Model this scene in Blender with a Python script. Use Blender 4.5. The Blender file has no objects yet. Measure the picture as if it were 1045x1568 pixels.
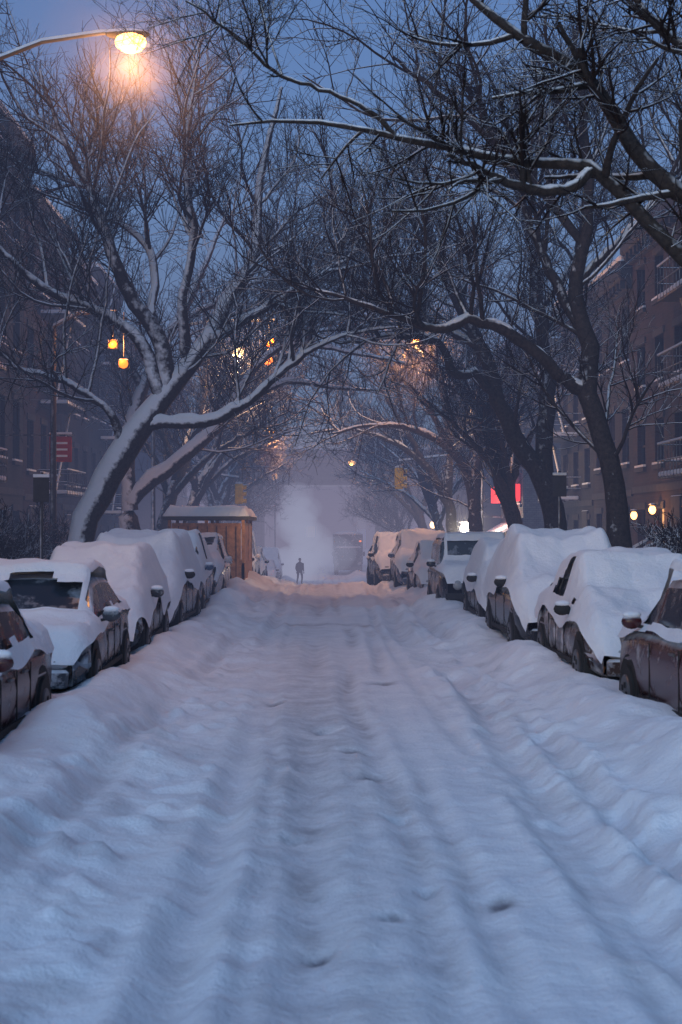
import bpy, math, random
import numpy as np
from mathutils import Vector
random.seed(5)
scene=bpy.context.scene
COL=scene.collection

# ------------------------------------------------------------------ materials
def new_mat(name):
    m=bpy.data.materials.new(name); m.use_nodes=True
    nt=m.node_tree; b=nt.nodes['Principled BSDF']
    return m,nt,b
def L(nt,a,b): nt.links.new(a,b)
def noise(nt,scale,detail=3,rough=.6,vec=None):
    n=nt.nodes.new('ShaderNodeTexNoise'); n.inputs['Scale'].default_value=scale
    n.inputs['Detail'].default_value=detail; n.inputs['Roughness'].default_value=rough
    if vec is not None: L(nt,vec,n.inputs['Vector'])
    return n.outputs['Fac']
def objco(nt):
    return nt.nodes.new('ShaderNodeTexCoord').outputs['Object']
def ramp(nt,src,stops):
    r=nt.nodes.new('ShaderNodeValToRGB'); e=r.color_ramp.elements
    while len(e)<len(stops): e.new(.5)
    for k,(p,c) in enumerate(stops):
        e[k].position=p; e[k].color=(c[0],c[1],c[2],1)
    L(nt,src,r.inputs['Fac']); return r.outputs['Color']
def mixc(nt,f,a,b):
    m=nt.nodes.new('ShaderNodeMix'); m.data_type='RGBA'
    for s,v in ((0,f),(6,a),(7,b)):
        if isinstance(v,(int,float)): m.inputs[s].default_value=v
        elif isinstance(v,tuple): m.inputs[s].default_value=(v[0],v[1],v[2],1)
        else: L(nt,v,m.inputs[s])
    return m.outputs[2]
def bump(nt,b,h,strength,dist):
    n=nt.nodes.new('ShaderNodeBump'); n.inputs['Strength'].default_value=strength
    n.inputs['Distance'].default_value=dist
    L(nt,h,n.inputs['Height']); L(nt,n.outputs['Normal'],b.inputs['Normal'])
def math_(nt,op,a,b=None,c=None):
    m=nt.nodes.new('ShaderNodeMath'); m.operation=op
    for i,v in enumerate((a,b,c)):
        if v is None: continue
        if isinstance(v,(int,float)): m.inputs[i].default_value=v
        else: L(nt,v,m.inputs[i])
    return m.outputs[0]
SNOW=(.80,.82,.87)
def snow_mask(nt,d=(0,0,1),lo=.3,hi=.6,nscale=3,namp=.5):
    g=nt.nodes.new('ShaderNodeNewGeometry')
    dp=nt.nodes.new('ShaderNodeVectorMath'); dp.operation='DOT_PRODUCT'
    v=Vector(d).normalized(); dp.inputs[1].default_value=v
    L(nt,g.outputs['Normal'],dp.inputs[0])
    n=noise(nt,nscale,2,.6,g.outputs['Position'])
    s=math_(nt,'ADD',dp.outputs['Value'],math_(nt,'MULTIPLY',math_(nt,'SUBTRACT',n,.5),namp))
    mr=nt.nodes.new('ShaderNodeMapRange'); mr.inputs[1].default_value=lo; mr.inputs[2].default_value=hi
    L(nt,s,mr.inputs[0]); return mr.outputs[0]

def mk_snow(name,dirt=False):
    m,nt,b=new_mat(name); co=objco(nt)
    c=ramp(nt,noise(nt,1.3,3,.6,co),[(.3,(.76,.78,.84)),(.7,(.86,.87,.90))])
    if dirt:
        a=nt.nodes.new('ShaderNodeAttribute'); a.attribute_name='dirt'
        n=noise(nt,2.5,4,.7,co)
        f=math_(nt,'MULTIPLY',a.outputs['Fac'],ramp(nt,n,[(.35,(.25,)*3),(.62,(1,)*3)]))
        c=mixc(nt,f,c,(.22,.21,.24))
    L(nt,c,b.inputs['Base Color']); b.inputs['Roughness'].default_value=.8
    b.inputs['Specular IOR Level'].default_value=.2
    h=noise(nt,8,5,.72,co)
    bump(nt,b,h,.6,.055)
    return m
M_GROUND=mk_snow('ground_snow',True)
M_SNOW=mk_snow('settled_snow')

def mk_bark(name,lo,hi,bp=True):
    m,nt,b=new_mat(name); co=objco(nt)
    c=ramp(nt,noise(nt,14,3,.7,co),[(.3,(.016,.013,.015)),(.7,(.055,.043,.042))])
    s=snow_mask(nt,(-.35,-.5,.8),lo,hi,6,.7)
    L(nt,mixc(nt,s,c,SNOW),b.inputs['Base Color']); b.inputs['Roughness'].default_value=.9
    if bp: bump(nt,b,noise(nt,25,2,.7,co),.6,.03)
    return m
M_BARK=mk_bark('bark_with_snow',.24,.50)
M_BARK_S=mk_bark('sheltered_bark',.62,.86)
def mk_twig():
    m,nt,b=new_mat('twig_bark_with_snow')
    g=nt.nodes.new('ShaderNodeNewGeometry')
    dp=nt.nodes.new('ShaderNodeVectorMath'); dp.operation='DOT_PRODUCT'; dp.inputs[1].default_value=Vector((-.35,-.5,.8)).normalized()
    L(nt,g.outputs['Normal'],dp.inputs[0])
    n=noise(nt,3,1,.5,g.outputs['Position'])
    mr=nt.nodes.new('ShaderNodeMapRange'); mr.inputs[1].default_value=.66; mr.inputs[2].default_value=.95
    L(nt,math_(nt,'ADD',dp.outputs['Value'],math_(nt,'MULTIPLY',math_(nt,'SUBTRACT',n,.5),.6)),mr.inputs[0])
    L(nt,mixc(nt,mr.outputs[0],(.030,.023,.025),(.7,.72,.78)),b.inputs['Base Color']); b.inputs['Roughness'].default_value=.9
    b.inputs['Specular IOR Level'].default_value=.1
    return m
M_TWIG=mk_twig()

def mk_plain(name,col,rough=.6,metal=0,var=.25,nscale=4,snow=None):
    m,nt,b=new_mat(name); co=objco(nt)
    lo=tuple(v*(1-var) for v in col); hi=tuple(min(1,v*(1+var)) for v in col)
    c=ramp(nt,noise(nt,nscale,3,.65,co),[(.3,lo),(.7,hi)])
    if snow: c=mixc(nt,snow_mask(nt,*snow),c,SNOW)
    L(nt,c,b.inputs['Base Color']); b.inputs['Roughness'].default_value=rough
    b.inputs['Metallic'].default_value=metal; return m
def mk_paint(name,col,frost=.5):
    m,nt,b=new_mat(name); co=objco(nt)
    g=nt.nodes.new('ShaderNodeNewGeometry')
    n=noise(nt,3.2,6,.7,g.outputs['Position'])
    f=ramp(nt,n,[(.62-frost*.35,(0,)*3),(.72-frost*.25,(.9,)*3)])
    up=snow_mask(nt,(0,0,1),.35,.7,5,.5)
    mask=math_(nt,'MAXIMUM',f,up)
    salt=ramp(nt,noise(nt,1.5,4,.6,co),[(.3,col),(.75,tuple(.8*v+.03 for v in col))])
    fr=ramp(nt,noise(nt,2.2,4,.6,co),[(.35,(.42,.40,.42)),(.6,(.72,.74,.8))])
    L(nt,mixc(nt,mask,salt,fr),b.inputs['Base Color'])
    L(nt,ramp(nt,mask,[(0,(.24,)*3),(1,(.85,)*3)]),b.inputs['Roughness'])
    bump(nt,b,mask,.5,.02); return m
PAINT={'dark':mk_paint('car_paint_charcoal',(.025,.027,.035),.14),
 'red':mk_paint('car_paint_maroon',(.06,.008,.012),.14),
 'blue':mk_paint('car_paint_blue',(.05,.09,.17),.3),
 'white':mk_paint('car_paint_white',(.6,.6,.62),.3),
 'tan':mk_paint('car_paint_brown',(.07,.042,.038),.42),
 'grey':mk_paint('car_paint_grey',(.05,.06,.08),.25),
 'black':mk_paint('car_paint_black',(.012,.013,.018),.08)}
def mk_glass():
    m,nt,b=new_mat('frosty_glass')
    g=nt.nodes.new('ShaderNodeNewGeometry')
    f=ramp(nt,noise(nt,2.6,4,.7,g.outputs['Position']),[(.50,(0,)*3),(.75,(.6,)*3)])
    L(nt,mixc(nt,f,(.025,.032,.045),(.5,.54,.62)),b.inputs['Base Color'])
    L(nt,ramp(nt,f,[(0,(.15,)*3),(.5,(.7,)*3)]),b.inputs['Roughness']); return m
M_GLASS=mk_glass()
M_RUB=mk_plain('black_rubber',(.02,.02,.022),.8)
M_CHROME=mk_plain('alloy_metal',(.12,.12,.13),.45,.6)
M_HEAD=mk_plain('headlamp_lens',(.35,.37,.4),.15)
M_TAIL=mk_plain('tail_lamp_lens',(.45,.02,.02),.25)
M_PLATE=mk_plain('number_plate',(.5,.42,.18),.5)
M_POLE=mk_plain('painted_steel',(.05,.05,.055),.5,.3,snow=((-.3,-.5,.8),.5,.7,4,.4))
M_YEL=mk_plain('signal_yellow',(.85,.48,.05),.5,snow=((0,0,1),.6,.8,4,.3))
def mk_emit(name,col,s):
    m,nt,b=new_mat(name); b.inputs['Base Color'].default_value=(*col,1)
    n=noise(nt,5,2,.5,objco(nt))
    e=mixc(nt,n,tuple(v*.85 for v in col),col)
    L(nt,e,b.inputs['Emission Color']); b.inputs['Emission Strength'].default_value=s; return m
M_AMBER=mk_emit('sodium_lamp',(1,.46,.14),6.5)
M_WARM=mk_emit('warm_lamp',(1,.62,.30),5)
M_ORANGE=mk_emit('orange_signal',(1,.20,.02),3)
M_RED=mk_emit('red_neon',(1,.05,.05),1.5)
M_WHITE=mk_emit('white_lamp',(1,.93,.8),12)
M_LITWIN=mk_emit('lit_window',(1,.60,.25),.8)
M_SHOP=mk_emit('shop_window_light',(1,.80,.55),1.6)

def mk_brick(name,a,b_):
    m,nt,b=new_mat(name); co=objco(nt)
    br=nt.nodes.new('ShaderNodeTexBrick'); br.inputs['Scale'].default_value=2.2
    sep=nt.nodes.new('ShaderNodeSeparateXYZ'); L(nt,co,sep.inputs[0])
    cb=nt.nodes.new('ShaderNodeCombineXYZ'); L(nt,math_(nt,'ADD',sep.outputs[1],sep.outputs[0]),cb.inputs[0]); L(nt,sep.outputs[2],cb.inputs[1])
    L(nt,cb.outputs[0],br.inputs['Vector'])
    br.inputs['Color1'].default_value=(*a,1); br.inputs['Color2'].default_value=(*b_,1)
    br.inputs['Mortar'].default_value=(.05,.05,.055,1); br.inputs['Mortar Size'].default_value=.012
    st=ramp(nt,noise(nt,.5,4,.7,co),[(.3,(.5,)*3),(.7,(1.1,)*3)])
    mm=nt.nodes.new('ShaderNodeMix'); mm.data_type='RGBA'; mm.blend_type='MULTIPLY'; mm.inputs[0].default_value=1
    L(nt,br.outputs['Color'],mm.inputs[6]); L(nt,st,mm.inputs[7])
    c=mixc(nt,snow_mask(nt,(0,0,1),.5,.7),mm.outputs[2],SNOW)
    L(nt,c,b.inputs['Base Color']); b.inputs['Roughness'].default_value=.9; return m
BRICKS=[mk_brick('brick_red',(.05,.026,.026),(.036,.02,.02)),mk_brick('brownstone',(.04,.030,.030),(.03,.024,.025)),
        mk_brick('brick_grey',(.042,.042,.047),(.033,.034,.038)),mk_brick('brick_buff',(.2,.17,.14),(.16,.13,.11))]
M_TRIM=mk_plain('stone_trim',(.045,.043,.047),.85,snow=((0,0,1),.4,.7,3,.2))
M_WIN=mk_plain('window_glass',(.015,.018,.028),.12)
M_WOOD=mk_plain('wood_panel',(.34,.17,.085),.7,var=.4,nscale=6)
M_CONC=mk_plain('concrete',(.07,.068,.075),.9,snow=((0,0,1),.5,.7,3,.2))
M_COAT=mk_plain('dark_coat',(.03,.03,.04),.9)
M_SKIN=mk_plain('skin',(.4,.25,.2),.6)

# ------------------------------------------------------------------ mesh helper
class MB:
    def __init__(s): s.v=[];s.f=[];s.m=[];s.sm=[];s.mats=[]
    def mi(s,mat):
        if mat not in s.mats: s.mats.append(mat)
        return s.mats.index(mat)
    def add(s,vs,fs,mat,smooth=False):
        o=len(s.v); s.v+= [tuple(v) for v in vs]; k=s.mi(mat)
        for f in fs: s.f.append(tuple(i+o for i in f)); s.m.append(k); s.sm.append(smooth)
    def box(s,x0,x1,y0,y1,z0,z1,mat,b=0.0):
        if b<=0:
            vs=[(x,y,z) for z in (z0,z1) for y in (y0,y1) for x in (x0,x1)]
            s.add(vs,[(0,2,3,1),(4,5,7,6),(0,1,5,4),(2,6,7,3),(0,4,6,2),(1,3,7,5)],mat)
        else:
            def ring(z,i): return [(x0+i,y0,z),(x1-i,y0,z),(x1,y0+i,z),(x1,y1-i,z),(x1-i,y1,z),(x0+i,y1,z),(x0,y1-i,z),(x0,y0+i,z)]
            def ringin(z): 
                return [(x0+1.6*b,y0+b,z),(x1-1.6*b,y0+b,z),(x1-b,y0+1.6*b,z),(x1-b,y1-1.6*b,z),(x1-1.6*b,y1-b,z),(x0+1.6*b,y1-b,z),(x0+b,y1-1.6*b,z),(x0+b,y0+1.6*b,z)]
            vs=ringin(z0)+ring(z0+b,b)+ring(z1-b,b)+ringin(z1)
            fs=[]
            for r in range(3):
                for i in range(8): fs.append((r*8+i,r*8+(i+1)%8,r*8+8+(i+1)%8,r*8+8+i))
            fs.append(tuple(range(7,-1,-1))); fs.append(tuple(range(24,32)))
            s.add(vs,fs,mat)
    def ell(s,c,r,mat,n=12,k=8):
        vs=[];fs=[]
        for j in range(k+1):
            a=math.pi*j/k
            for i in range(n):
                t=2*math.pi*i/n
                vs.append((c[0]+r[0]*math.sin(a)*math.cos(t),c[1]+r[1]*math.sin(a)*math.sin(t),c[2]+r[2]*math.cos(a)))
        for j in range(k):
            for i in range(n): fs.append((j*n+i,j*n+n+i,j*n+n+(i+1)%n,j*n+(i+1)%n))
        s.add(vs,fs,mat,True)
    def tube(s,pts,rs,mat,n=8,cap=True):
        pts=[Vector(p) for p in pts]; vs=[];fs=[]
        if isinstance(rs,(int,float)): rs=[rs]*len(pts)
        for i,p in enumerate(pts):
            t=(pts[min(i+1,len(pts)-1)]-pts[max(i-1,0)]).normalized()
            ref=Vector((0,0,1)) if abs(t.z)<.9 else Vector((1,0,0))
            a=t.cross(ref).normalized(); b=a.cross(t)
            for j in range(n):
                th=2*math.pi*j/n; vs.append(p+(a*math.cos(th)+b*math.sin(th))*rs[i])
        for i in range(len(pts)-1):
            for j in range(n): fs.append((i*n+j,i*n+(j+1)%n,(i+1)*n+(j+1)%n,(i+1)*n+j))
        s.add(vs,fs,mat,True)
        if cap:
            s.add(vs[:n],[tuple(range(n))],mat); s.add(vs[-n:],[tuple(range(n))],mat)
    def obj(s,name,parent=None,loc=(0,0,0),rz=0):
        me=bpy.data.meshes.new(name); me.from_pydata(s.v,[],s.f)
        for m in s.mats: me.materials.append(m)
        me.polygons.foreach_set('material_index',s.m); me.polygons.foreach_set('use_smooth',s.sm); me.update()
        o=bpy.data.objects.new(name,me); COL.objects.link(o); o.location=loc; o.rotation_euler=(0,0,rz)
        if parent: o.parent=parent
        return o
def empty(name,loc=(0,0,0),rz=0):
    e=bpy.data.objects.new(name,None); e.empty_display_size=.5; COL.objects.link(e); e.location=loc; e.rotation_euler=(0,0,rz); return e
def quads_mesh(name,V,F,mats,mi=None,smooth=True):
    me=bpy.data.meshes.new(name); V=np.ascontiguousarray(V,dtype=np.float32); F=np.ascontiguousarray(F,dtype=np.int32)
    me.vertices.add(len(V)); me.vertices.foreach_set('co',V.ravel())
    me.loops.add(F.size); me.loops.foreach_set('vertex_index',F.ravel())
    me.polygons.add(len(F)); me.polygons.foreach_set('loop_start',np.arange(0,F.size,4,dtype=np.int32))
    for m in mats: me.materials.append(m)
    if mi is not None: me.polygons.foreach_set('material_index',np.ascontiguousarray(mi,dtype=np.int32))
    me.polygons.foreach_set('use_smooth',np.full(len(F),smooth))
    me.update(calc_edges=True); me.validate(); return me

# ------------------------------------------------------------------ terrain
def vnoise(x,y,seed=0):
    x=np.asarray(x,float); y=np.asarray(y,float)
    xi=np.floor(x).astype(np.int64); yi=np.floor(y).astype(np.int64); fx=x-xi; fy=y-yi
    fx=fx*fx*(3-2*fx); fy=fy*fy*(3-2*fy)
    def h(a,b):
        n=(a*374761393+b*668265263+seed*1442695041)&0xffffffff
        n=((n^(n>>13))*1274126177)&0xffffffff
        return ((n^(n>>16))&0xffff)/65535.0
    return (h(xi,yi)*(1-fx)+h(xi+1,yi)*fx)*(1-fy)+(h(xi,yi+1)*(1-fx)+h(xi+1,yi+1)*fx)*fy
def fbm(x,y,seed=0,o=4):
    s=0;a=.5
    for k in range(o):
        s=s+a*(vnoise(x,y,seed+k)-.5); x,y=(x*1.72+y*1.08)+3.1,(y*1.72-x*1.08)+1.7; a*=.5
    return s
def sst(t): t=np.clip(t,0,1); return t*t*(3-2*t)
def dip(y): return -1.75*sst((np.asarray(y,float)-45)/55)
def ground(x,y):
    x=np.asarray(x,float); y=np.asarray(y,float)
    z=dip(y)
    near=1-sst((y-60)/60)
    wob=(vnoise(y*.4,y*0+3,9)-.5)*.8+(vnoise(y*1.3+x*.8,y*0+3,19)-.5)*.3
    left=sst((-x-1.25+wob)/1.1); right=sst((x-2.0+wob)/1.1)
    bank=np.maximum(left,right)
    z=z+bank*(.20+.24*fbm(x*.5+y*.1,y*.3,3)+.30*fbm(x*1.3,y*.9+x*.4,23,4))
    lump=.2+.9*vnoise(y*.5+x*.3,x*.6,55)
    z=z+(.19*np.exp(-((x+2.35)/.40)**2)+.19*np.exp(-((x-2.9)/.40)**2))*lump*sst((y-9)/3)
    z=z+.12*sst((np.abs(x)-5.2)/.4)
    z=z+.22*sst((-x-1.2+wob*.5)/1.8)*(1-sst((y-9.3)/2.4))
    z=z+.26*sst((x-2.4+wob*.5)/1.5)*(1-sst((y-11.0)/2.6))
    dirt=np.zeros_like(z)
    for c,w,d,sd in ((-.85,.13,.075,1),(-.15,.16,.060,2),(.40,.11,.045,3),(.95,.10,.05,5),(1.72,.17,.125,4),(2.1,.11,.075,14),(-1.55,.12,.06,7),(1.33,.08,.045,17),(-.5,.07,.035,27)):
        cc=c+(vnoise(y*.11,y*0+sd*7.3,sd)-.5)*.45+(vnoise(y*.8,y*0+sd*3.3,sd+8)-.5)*.06
        fade=sst((vnoise(y*.22,y*0+sd,sd+40)-.15)/.5)*.8+.2
        g=np.exp(-((x-cc)/w)**2)*fade
        z=z-g*d*near; z=z+d*.7*near*fade*np.exp(-((np.abs(x-cc)-w*1.6)/(w*.55))**2)*vnoise(x*6+y,y*4-x,sd+60)
        dirt=np.maximum(dirt,g*(.62 if abs(c)<.5 else .42)*(.4+.8*vnoise(x*4+y,y*2.2-x,sd+90)))
    churn=np.exp(-((np.abs(x-.35)-1.8)/.75)**2)
    z=z+near*(.13*churn*fbm(x*3.0+y*.5,y*2.4,31,4)+.022*fbm(x*5,y*3.5,37,3)+.05*fbm(x*.9+y*.15,y*.33,41,3))
    z=z+near*.12*churn*np.maximum(vnoise(x*4.1+y*1.3,y*3.9-x*1.7,71)-.66,0)*2
    for yc,h,w in ((31.8,.13,.8),(35,.20,1.1),(40,.24,1.4),(48,.22,2.0)):
        z=z+h*np.exp(-((y-yc+(x*.25)+2.5*(vnoise(x*.7,x*0+yc,5)-.5))/w)**2)*(.2+1.1*vnoise(x*.9,y*.5,77))
    for (px,py,r) in ((.3,13.2,.13),(.14,14.6,.12),(.05,14.7,.1),(.42,11.9,.13),(.37,7.6,.06),(1.0,7.9,.08),(.0,7.05,.06),(.62,8.2,.06),(-.2,9.6,.07),(.55,10.2,.08),(-.5,17,.13),(.8,19,.14)):
        q=np.exp(-(((x-px)/r)**2+((y-py)/(r*1.5))**2)*(.5+vnoise(x*9,y*9,44))); z=z-.05*q; dirt=np.maximum(dirt,1.3*q)
    dirt=np.maximum(dirt,.6*np.exp(-((x+.05)/.65)**2)*(vnoise(x*.9,y*.25,90))*near)
    dirt=np.maximum(dirt,1.1*np.exp(-((y-30.2)/.7)**2)*np.exp(-((x-.3)/1.6)**2)*vnoise(x*2,y*2,93))
    dirt=np.maximum(dirt,.35*churn*sst((vnoise(x*3+y,y*2-x,96)-.5)/.4))
    return z,dirt
def gz(x,y): return float(ground(np.array([x]),np.array([y]))[0][0])
xs=np.concatenate([-np.geomspace(1500,7,26),np.arange(-6.6,7.0,.045),np.geomspace(7,1500,26)])
ys=[-60,-30,-12,-4,0,2,3.5]; y=4.2
while y<70: ys.append(y); y+=max(.035,y*.0042)
while y<160: ys.append(y); y+=.8
ys=np.array(ys+list(np.geomspace(162,3000,30)))
X,Y=np.meshgrid(xs,ys); Z,D=ground(X,Y)
n1,n2=X.shape; V=np.stack([X,Y,Z],-1).reshape(-1,3)
I=np.arange(n1*n2).reshape(n1,n2); F=np.stack([I[:-1,:-1],I[:-1,1:],I[1:,1:],I[1:,:-1]],-1).reshape(-1,4)
me=quads_mesh('snowy_ground',V,F,[M_GROUND])
at=me.attributes.new('dirt','FLOAT','POINT'); at.data.foreach_set('value',D.ravel().astype(np.float32))
go=bpy.data.objects.new('snow_covered_ground',me); COL.objects.link(go)

# ------------------------------------------------------------------ trees
def tubes(P,R,n):
    N,K,_=P.shape; T=np.gradient(P,axis=1); T/=np.linalg.norm(T,axis=2,keepdims=True)+1e-9
    mean=np.abs(T[:,:,2]).mean(1); ref=np.where((mean>.75)[:,None],np.array([[1.,0,0]]),np.array([[0,0,1.]]))[:,None,:]
    a=np.cross(T,np.broadcast_to(ref,T.shape)); a/=np.linalg.norm(a,axis=2,keepdims=True)+1e-9; b=np.cross(a,T)
    th=np.arange(n)*2*np.pi/n
    V=P[:,:,None,:]+R[:,:,None,None]*(a[:,:,None,:]*np.cos(th)[None,None,:,None]+b[:,:,None,:]*np.sin(th)[None,None,:,None])
    I=np.arange(N*K*n).reshape(N,K,n); J=np.roll(I,-1,axis=2)
    F=np.stack([I[:,:-1],J[:,:-1],J[:,1:],I[:,1:]],-1).reshape(-1,4)
    return V.reshape(-1,3),F
def spawn(P,R,m,Ln,rng,tmin,up,spread,K,rmax,wig=.2,rmin=.005):
    N,K0,_=P.shape; idx=np.repeat(np.arange(N),m)
    tr=rng.uniform(tmin,.99,len(idx)); t=tr*(K0-1); i=np.floor(t).astype(int); f=(t-i)[:,None]
    p=P[idx,i]*(1-f)+P[idx,i+1]*f; tan=P[idx,i+1]-P[idx,i]; tan/=np.linalg.norm(tan,axis=1,keepdims=True)+1e-9
    rad=R[idx,i]*(1-f[:,0])+R[idx,i+1]*f[:,0]
    q=rng.normal(size=(len(idx),3)); q-= (q*tan).sum(1,keepdims=True)*tan; q/=np.linalg.norm(q,axis=1,keepdims=True)+1e-9
    d=tan*(1-spread)+q*spread; d[:,2]+=up; d/=np.linalg.norm(d,axis=1,keepdims=True)
    ln=Ln*rng.uniform(.55,1.25,len(idx)); out=np.zeros((len(idx),K,3)); out[:,0]=p
    for k in range(1,K):
        d=d+rng.normal(size=d.shape)*wig; d[:,2]+=up*.25; d/=np.linalg.norm(d,axis=1,keepdims=True)
        out[:,k]=out[:,k-1]+d*(ln/(K-1))[:,None]
    r0=np.clip(rad*.7,rmin,rmax); RR=np.maximum(r0[:,None]*np.linspace(1,.4,K)[None],rmin*.75)
    return out,RR
def resample(pts,rs,K,rng,wig):
    P=np.array(pts,float); seg=np.r_[0,np.cumsum(np.linalg.norm(np.diff(P,axis=0),axis=1))]
    u=np.linspace(0,seg[-1],K); Pe=np.vstack([2*P[0]-P[1],P,2*P[-1]-P[-2]]); out=[]
    for s in u:
        i=min(np.searchsorted(seg,s,side='right')-1,len(P)-2); t=(s-seg[i])/(seg[i+1]-seg[i])
        a,b,c,d=Pe[i:i+4]; out.append(.5*((2*b)+(c-a)*t+(2*a-5*b+4*c-d)*t*t+(3*b-3*c+d-a)*t**3))
    out=np.array(out); w=rng.normal(size=out.shape)*wig; w[0]=0
    out+=w; return out,np.interp(u/seg[-1],np.linspace(0,1,len(rs)),rs)
def tree_mesh(name,limbs,seed,dens=(9,7,6,3),lens=(3.0,1.5,.8,.4),twig=.008,tm=.25,up=.26,wig=.13,bark=None,jit=.022,cap=1.0):
    rng=np.random.default_rng(seed); K=26; Ps=[];Rs=[]
    for pts,rs in limbs:
        P,R=resample(pts,rs,K,rng,jit); Ps.append(P);Rs.append(R)
    P0=np.array(Ps);R0=np.array(Rs); Vs=[];Fs=[];Ms=[];o=0
    def put(P,R,n,mi):
        nonlocal o
        v,f=tubes(P,R,n); Vs.append(v);Fs.append(f+o);Ms.append(np.full(len(f),mi)); o+=len(v)
    lump=1+.12*np.sin(np.linspace(0,17,K))[None]*rng.uniform(-1,1,(len(P0),1))
    put(P0,R0*lump,10,0)
    T=np.gradient(P0,axis=1); T/=np.linalg.norm(T,axis=2,keepdims=True); hz=np.sqrt(1-T[:,:,2]**2)
    keep=np.clip((hz-.35)/.5,0,1)*(.65+.35*np.sin(np.arange(K)*1.7)[None])*cap
    Pc=P0.copy(); Pc[:,:,2]+=R0*(.25+.38*keep); Pc[:,:,0]-=R0*.1; Pc[:,:,1]-=R0*.12
    put(Pc,R0*(.30+.52*keep),8,1)
    A=spawn(P0,R0,dens[0],lens[0],rng,tm,up,.62,9,.05,wig); put(*A,6,0)
    A2=spawn(P0,R0,dens[0],lens[2]*1.2,rng,tm,up,.8,5,.018,wig); put(*A2,3,2)
    B=spawn(*A,dens[1],lens[1],rng,.12,up*.7,.55,7,.021,wig,twig); put(*B,4,2)
    C=spawn(*B,dens[2],lens[2],rng,.12,up*.6,.55,5,.011,wig,twig); put(*C,3,2)
    if dens[3]:
        E=spawn(*C,dens[3],lens[3],rng,.15,up*.5,.55,3,.008,wig,twig*.75); put(*E,3,2)
    C2=spawn(*A2,dens[2],lens[3]*1.3,rng,.2,up*.5,.6,3,.009,wig,twig); put(*C2,3,2)
    return quads_mesh(name,np.vstack(Vs),np.vstack(Fs),[bark or M_BARK,M_SNOW,M_TWIG],np.concatenate(Ms))
def tree(limbs,seed,**k):
    me=tree_mesh('bare_tree',limbs,seed,**k); o=bpy.data.objects.new('bare_street_tree',me); COL.objects.link(o); return o

t=36
tree([
 ([(-6.15,t,-.1),(-5.97,t,1.8),(-5.3,t,3.3),(-4.5,t,4.6),(-3.73,t,5.6),(-2.8,t,6.75),(-2.3,t+.4,7.9),(-1.7,t+.8,9.05),(-1.5,t+1,11.2),(-1.0,t+1,13.4)],[.42,.36,.34,.32,.28,.22,.17,.13,.09,.04]),
 ([(-4.45,t,4.55),(-3.9,t-.2,4.68),(-2.78,t-.5,4.7),(-1.64,t-.9,5.2),(-1.0,t-1.1,5.8),(-.16,t-1.3,6.4),(.8,t-1.4,6.75),(1.8,t-1.5,6.9)],[.20,.18,.15,.12,.1,.07,.05,.03]),
 ([(-3.8,t,5.5),(-4.0,t-.2,6.75),(-4.66,t-.5,7.74),(-5.07,t-.8,8.7),(-5.56,t-1,10.2),(-6.2,t-1.3,11.5),(-6.7,t-1.6,13)],[.24,.20,.17,.14,.1,.06,.03]),
 ([(-4.0,t-.1,5.4),(-4.4,t-.2,6.6),(-5.3,t-.4,7.3),(-6.7,t-.8,7.9),(-7.7,t-1.2,8.8),(-8.6,t-1.5,10)],[.18,.16,.13,.1,.06,.03]),
 ([(-4.3,t,7.2),(-4.2,t+.5,8.2),(-4.4,t+.8,9.2),(-5.1,t+1.1,9.9),(-6.05,t+1.3,10.85),(-8,t+1.6,11.6)],[.12,.11,.09,.08,.05,.03]),
 ([(-2.8,t,6.7),(-1.47,t-.5,7.4),(-.33,t-.8,8.07),(.8,t-1.1,8.7),(1.8,t-1.3,9.4)],[.13,.11,.09,.06,.03]),
 ([(-3.3,t,6.2),(-3.4,t-.4,7.7),(-3.1,t-.7,9.2),(-3.3,t-1,11),(-3.0,t-1.2,13.2)],[.14,.12,.1,.07,.03]),
 ([(-4.9,t,3.9),(-5.2,t-.3,4.9),(-6.2,t-.6,5.6),(-7.4,t-.9,6.0),(-8.4,t-1.2,7.0)],[.12,.10,.08,.05,.03]),
],21,dens=(11,8,7,2))
t=46
tree([
 ([(-6.2,t,-.1),(-6.1,t,1.6),(-6.06,t,2.85),(-5.4,t,3.5),(-4.18,t,4.5),(-2.7,t+.3,5.8),(-1.9,t+.5,6.4),(-.84,t+.7,6.8),(.6,t+.8,6.6),(1.9,t+1,6.5)],[.42,.36,.32,.27,.23,.17,.13,.1,.07,.03]),
 ([(-6.06,t,2.6),(-6.15,t,3.9),(-5.96,t,5.56),(-5.4,t,7.2),(-4,t+.4,9.9),(-2.9,t+.7,12.7)],[.27,.23,.2,.16,.1,.04]),
 ([(-3.2,t,5.5),(-1.9,t-.4,7.3),(-.84,t-.6,7.86),(.84,t-.9,7.6),(2.7,t-1,7.2)],[.15,.13,.11,.08,.04]),
 ([(-5.7,t,6.5),(-6.4,t-.4,8),(-7.3,t-.8,10),(-7.8,t-1,12)],[.14,.11,.08,.03]),
 ([(-4.8,t,8.4),(-3.2,t-.3,9.3),(-1.4,t-.5,10.2),(0,t-.7,11.4)],[.12,.1,.07,.03]),
],22,dens=(9,6,6,2),twig=.010)
t=29
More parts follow.
